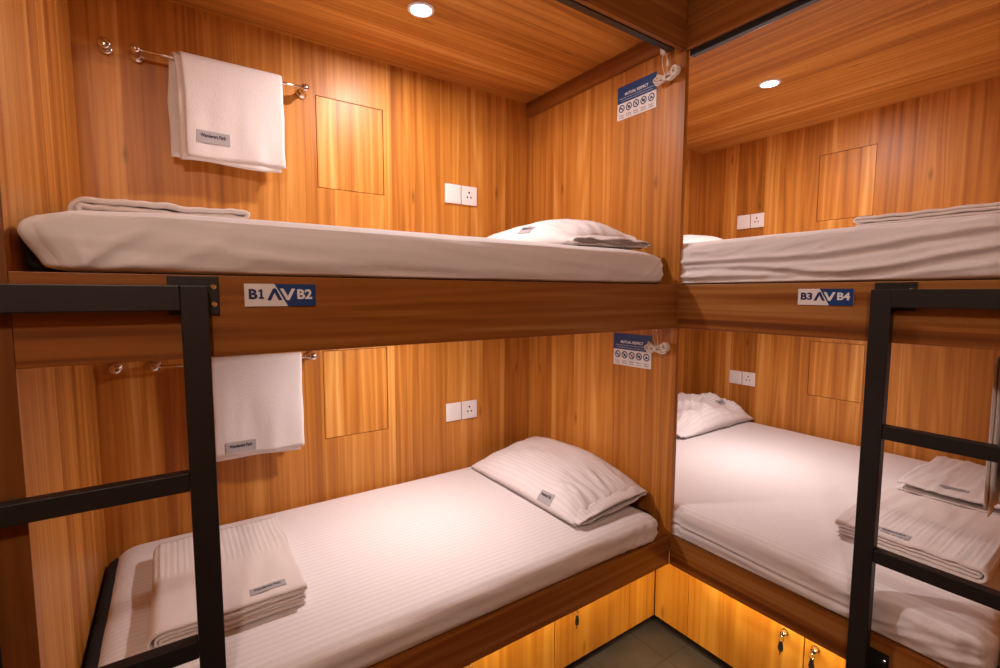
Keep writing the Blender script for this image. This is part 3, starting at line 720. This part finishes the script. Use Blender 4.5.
def notice(F, a0, a1, b0, b1, label):
    w, h = a1 - a0, b1 - b0
    t = empty('notice', F((a0 + a1) / 2, b0, 0), label, 'notice')
    m = MB(); box(m, a0, a1, b0, b1, .0004, .003, F); m.build('card', M['sign_white'], t)
    m = MB(); box(m, a0, a1, b0 + h * .5, b1, .0031, .0036, F); m.build('blue_header', M['sign_blue'], t)
    m = MB(); text_mesh(m, 'MUTUAL RESPECT', F, a0 + w * .2, b0 + h * .70, h * .11, .0039, .03, w * .60)
    m.build('title', M['pale'], t)
    m = MB()
    text_mesh(m, 'Please keep your voice low and respect your fellow guests', F, a0 + w * .06, b0 + h * .62, h * .05, .0039, .0, w * .88)
    text_mesh(m, 'so that everyone can enjoy a comfortable stay with us', F, a0 + w * .10, b0 + h * .55, h * .05, .0039, .0, w * .80)
    m.build('small_print', M['pale'], t)
    r = w * .078
    names = ('No\nsmoking', 'No\nfood', 'No\nnoise', 'No\nphotos', 'Keep it\nclean')
    for k in range(5):
        ca, cb_ = a0 + w * (.12 + .19 * k), b0 + h * .335
        q = MB(); n = 28; vs = []; fs = []
        for i in range(n):
            A = 2 * math.pi * i / n
            vs += [F(ca + r * math.cos(A), cb_ + r * math.sin(A), .0038), F(ca + r * .72 * math.cos(A), cb_ + r * .72 * math.sin(A), .0038)]
        for i in range(n): i2 = (i + 1) % n; fs.append((2 * i, 2 * i2, 2 * i2 + 1, 2 * i + 1))
        q.add(vs, fs)
        if k < 4: prism(q, [(ca - r * .70, cb_ + r * .52), (ca - r * .52, cb_ + r * .70), (ca + r * .70, cb_ - r * .52), (ca + r * .52, cb_ - r * .70)], .0038, .0041, F)
        if k == 0: box(q, ca - r * .5, ca + r * .45, cb_ - r * .12, cb_ + r * .12, .0038, .0040, F)
        if k == 1: box(q, ca - r * .35, ca + r * .35, cb_ - r * .4, cb_ + r * .25, .0038, .0040, F)
        if k == 2: prism(q, [(ca - r * .3, cb_ - r * .4), (ca + r * .3, cb_ - r * .3), (ca + r * .3, cb_ + r * .5), (ca + r * .1, cb_)], .0038, .0040, F)
        if k == 3: box(q, ca - r * .45, ca + r * .45, cb_ - r * .3, cb_ + r * .3, .0038, .0040, F)
        if k == 4: prism(q, [(ca - r * .55, cb_ - r * .35), (ca + r * .55, cb_ - r * .35), (ca + r * .3, cb_ + r * .1), (ca - r * .1, cb_ + r * .35)], .0038, .0040, F)
        q.build('icon', M['navy'], t)
        q = MB()
        for li, s in enumerate(names[k].split('\n')):
            text_mesh(q, s, F, ca - w * .06, b0 + h * (.115 - .06 * li), h * .055, .0038, .01, w * .12)
        q.build('caption', M['navy'], t)
notice(FQ, -.346, -.134, 2.372, 2.516, 'blue and white house rules notice on the partition in the upper left bunk')
notice(FQ, -.336, -.121, 1.264, 1.411, 'blue and white house rules notice on the partition in the lower left bunk')

# ------------------------------------------------------------------ curtain tracks, cords
def track(side, z, label):
    m = MB()
    if side == 'l':
        prof = (.028, .057)
        box(m, -L + .002, -.034, prof[0], prof[1], z - .026, z)
        loc = (-L / 2, .057, z - .022)
    else:
        box(m, .0205, .046, YE + .002, -.002, z - .032, z)
        loc = (.03, YE / 2, z - .020)
    o = m.build('curtain_track', M['rail'], loc=loc, bevel=.002); tag(o, label, 'curtain track')
track('l', ZC - .074, 'black curtain track along the top of the upper left bunk opening')
track('r', ZF + .012, 'black curtain track along the top of the upper right bunk opening')
def cord_bundle(top, hub, label, kind):
    t = empty('pull_cord', hub, label, 'cord')
    T, Hh = V3(top), V3(hub)
    m = MB(); 
    for s in (-1, 1):
        pts = []
        for i in range(13):
            f = i / 12; p = T.lerp(Hh, f); pts.append(p + V3((0, s * .016 * math.sin(math.pi * min(1, f * 1.0)) ** .6 * (1 - f * .6), 0)))
        tube(m, pts, .0017, 8)
    m.build('loop', M['cord'], t, smooth=True)
    if kind == 'u':
        m = MB(); box(m, T.x - .012, T.x + .012, T.y - .012, T.y + .012, T.z - .004, T.z + .030); m.build('track_clip', M['plastic'], t, bevel=.004)
        m = MB(); lathe(m, [(.002, -.014), (.005, -.010), (.006, 0), (.004, .010), (.002, .014)], Fr(T.lerp(Hh, .45) + V3((0, -.014, 0)), (1, 0, 0), (0, 1, 0), (0, 0, 1)), 14); m.build('toggle', M['plastic'], t, smooth=True)
    # wound hank: loops of cord either side of the hub
    m = MB(); rnd = random.Random(3)
    for k in range(11):
        s = -1 if k < 6 else 1
        ln = .046 + .010 * rnd.random(); wd = .010 + .006 * rnd.random(); tilt = rnd.uniform(-.35, .35) + (-.2 if s < 0 else .15); off = rnd.uniform(-.008, .008)
        pts = []
        for i in range(19):
            a = 2 * math.pi * i / 18
            l = ln * (1 - math.cos(a)) / 2; q = wd * math.sin(a)
            dy = -s * (l * math.cos(tilt) - q * math.sin(tilt)); dz = l * math.sin(tilt) * s + q * math.cos(tilt)
            pts.append(Hh + V3((off - .004, dy, dz - .004)))
        tube(m, pts, .0026, 7)
    m.build('hank', M['cord'], t, smooth=True)
    c = Hh + V3((-.004, -.046, .010))
    m = MB(); F = Fr(c, (0, -1, 0), (0, 0, 1), (-1, 0, 0)); n = 30
    for q in range(3):
        tube(m, [F((.0155 - .002 * abs(q - 1)) * math.cos(2 * math.pi * i / n), .0155 * math.sin(2 * math.pi * i / n), -.007 + .007 * q) for i in range(n + 1)], .0050, 8)
    m.build('coil', M['cord'], t, smooth=True)
    m = MB()
    for q in range(5):
        F = Fr(Hh + V3((-.004, .006 - .003 * q, -.002)), (1, 0, 0), (0, 0, 1), (0, -1, 0))
        tube(m, [F(.011 * math.cos(2 * math.pi * i / 16), .011 * math.sin(2 * math.pi * i / 16), 0) for i in range(17)], .0022, 7)
    m.build('wrapping', M['cord'], t, smooth=True)
cord_bundle((-.026, .084, 2.560), (-.026, .072, 2.462), 'white curtain cord wound up beside the upper notice', 'u')
cord_bundle((-.026, .090, 1.452), (-.026, .078, 1.362), 'white curtain cord wound up beside the lower notice', 'l')

# ------------------------------------------------------------------ ladders
def ladder(F, sg, aIn, width, label):
    """F: a along the board, b up, c out; inner post's outer edge at aIn, ladder extends by width towards sg"""
    t = empty('bunk_ladder', F(aIn + sg * width / 2, .0, .03), label, 'ladder')
    pw, pd0, pd1 = .049, .007, .040; zt, zb = 1.607, .0015
    def bx(m, a, b, *r): box(m, min(a, b), max(a, b), *r, F)
    a1 = aIn + sg * pw; o0 = aIn + sg * (width - pw); o1 = aIn + sg * width
    for (p, q) in ((aIn, a1), (o0, o1)):
        m = MB(); bx(m, p, q, zb, zt, pd0, pd1); m.build('post', M['black'], t, bevel=.002)
    m = MB(); bx(m, a1 + sg * .0003, o0 - sg * .0003, zt - .051, zt, pd0, pd1); m.build('top_rail', M['black'], t, bevel=.002)
    for z in (1.176, .803, .420):
        m = MB(); bx(m, a1 + sg * .0003, o0 - sg * .0003, z, z + .040, pd0 + .002, pd1 - .002); m.build('rung', M['black'], t, bevel=.002)
    for (p, s2) in ((aIn, -1), (o1, 1)):
        for (z0, z1) in ((1.546, 1.627), (.445, .523)):
            pl = MB()
            if sg < 0: e0, e1 = ((aIn - .070, aIn + .022) if s2 < 0 else (o1 - .022, o1 + .070))
            else: e0, e1 = ((aIn - .002, aIn + .095) if s2 < 0 else (o1 - .095, o1 + .002))
            box(pl, e0, e1, z0, z1, .0006, .0062, F); po = pl.build('mounting_plate', M['black'], t, bevel=.0008)
            ex = (e1 - .011) if sg > 0 or s2 < 0 else e0 + .011
            if sg > 0 and s2 > 0: ex = e0 + .011
            for zz in (z0 + .022, z1 - .022):
                b = MB(); lathe(b, [(.0062, 0), (.0062, .002), (.004, .004)], Fr(F(ex, zz, .006), F.u, F.v, F.n), 14); b.build('bolt', M['chrome'], po)
ladder(FL, -1, -1.647, .42, 'black steel ladder fixed to the left bunks')
ladder(FQ, 1, .667, .41, 'black steel ladder fixed to the right bunks')

GR = {'pillow': 'white pillows on the bunks', 'blanket': 'folded blankets on the bunks', 'towel': 'white towels', 'mattress': 'mattresses on the four bunks',
      'bunk bed frame': 'bunk platforms', 'wall panel': 'access panels in the walls', 'storage cabinet': 'cabinets under the bunks', 'towel rail': 'chrome towel rails',
      'hook': 'round chrome hooks', 'power socket': 'power sockets by the pillows', 'light switch': 'light switches by the pillows', 'ceiling light': 'round downlights of the bunks',
      'strip light': 'added strip lights under the lower boards', 'sign': 'bunk number signs', 'notice': 'house rules notices', 'curtain track': 'black curtain tracks', 'cord': 'wound white cords', 'ladder': 'black bunk ladders'}
for o in list(C.objects):
    if o.parent is None and o.get('category') in GR: o['group'] = GR[o['category']]
# ------------------------------------------------------------------ added aisle light, world, camera
AL = (-1.98, -1.65, ZA)
t = empty('ceiling_light', AL, 'added round dome lamp, unseen, on the aisle ceiling behind the camera', 'ceiling light')  # added lamp, out of view, that brightens the bunk fronts
F = Fr(AL, (1, 0, 0), (0, -1, 0), (0, 0, -1))
m = MB(); lathe(m, [(.13, .0005), (.13, .02), (.12, .025)], F, 36); m.build('base', M['plastic'], t, smooth=False)
m = MB(); lathe(m, [(.115, .026), (.112, .05), (.095, .08), (.06, .098), (.02, .104)], F, 36); m.build('added_glass_dome', M['glow'], t, smooth=True)
ld = bpy.data.lights.new('aisle_fill_lamp', 'POINT'); ld.shadow_soft_size = .06; ld.energy = 42; ld.color = (1, .82, .70)
lo = bpy.data.objects.new('aisle_fill_lamp', ld); C.objects.link(lo); lo.parent = t; lo.location = (0, 0, -.20)

w = bpy.data.worlds.new('world'); bpy.context.scene.world = w; w.use_nodes = True
w.node_tree.nodes['Background'].inputs[0].default_value = (1, .8, .6, 1); w.node_tree.nodes['Background'].inputs[1].default_value = .02

cd = bpy.data.cameras.new('camera'); co = bpy.data.objects.new('camera', cd); C.objects.link(co)
yaw, pit, rol, fpx = -.6006, -.0846, .0025, 476.85
fw = V3((-math.sin(yaw) * math.cos(pit), math.cos(yaw) * math.cos(pit), math.sin(pit)))
rt = V3((math.cos(yaw), math.sin(yaw), 0)); up = rt.cross(fw)
R_ = rt * math.cos(rol) + up * math.sin(rol); U_ = -rt * math.sin(rol) + up * math.cos(rol)
mt = Matrix((R_, U_, -fw)).transposed().to_4x4(); mt.translation = V3((-1.7085, -1.2044, 1.5923)); co.matrix_world = mt
cd.sensor_width = 36; cd.sensor_fit = 'HORIZONTAL'; cd.lens = fpx / 1000 * 36; cd.clip_start = .02
sc = bpy.context.scene; sc.camera = co
sc.view_settings.view_transform = 'Standard'; sc.view_settings.look = 'None'; sc.view_settings.gamma = 1; sc.view_settings.exposure = .10
sc.view_settings.use_curve_mapping = False
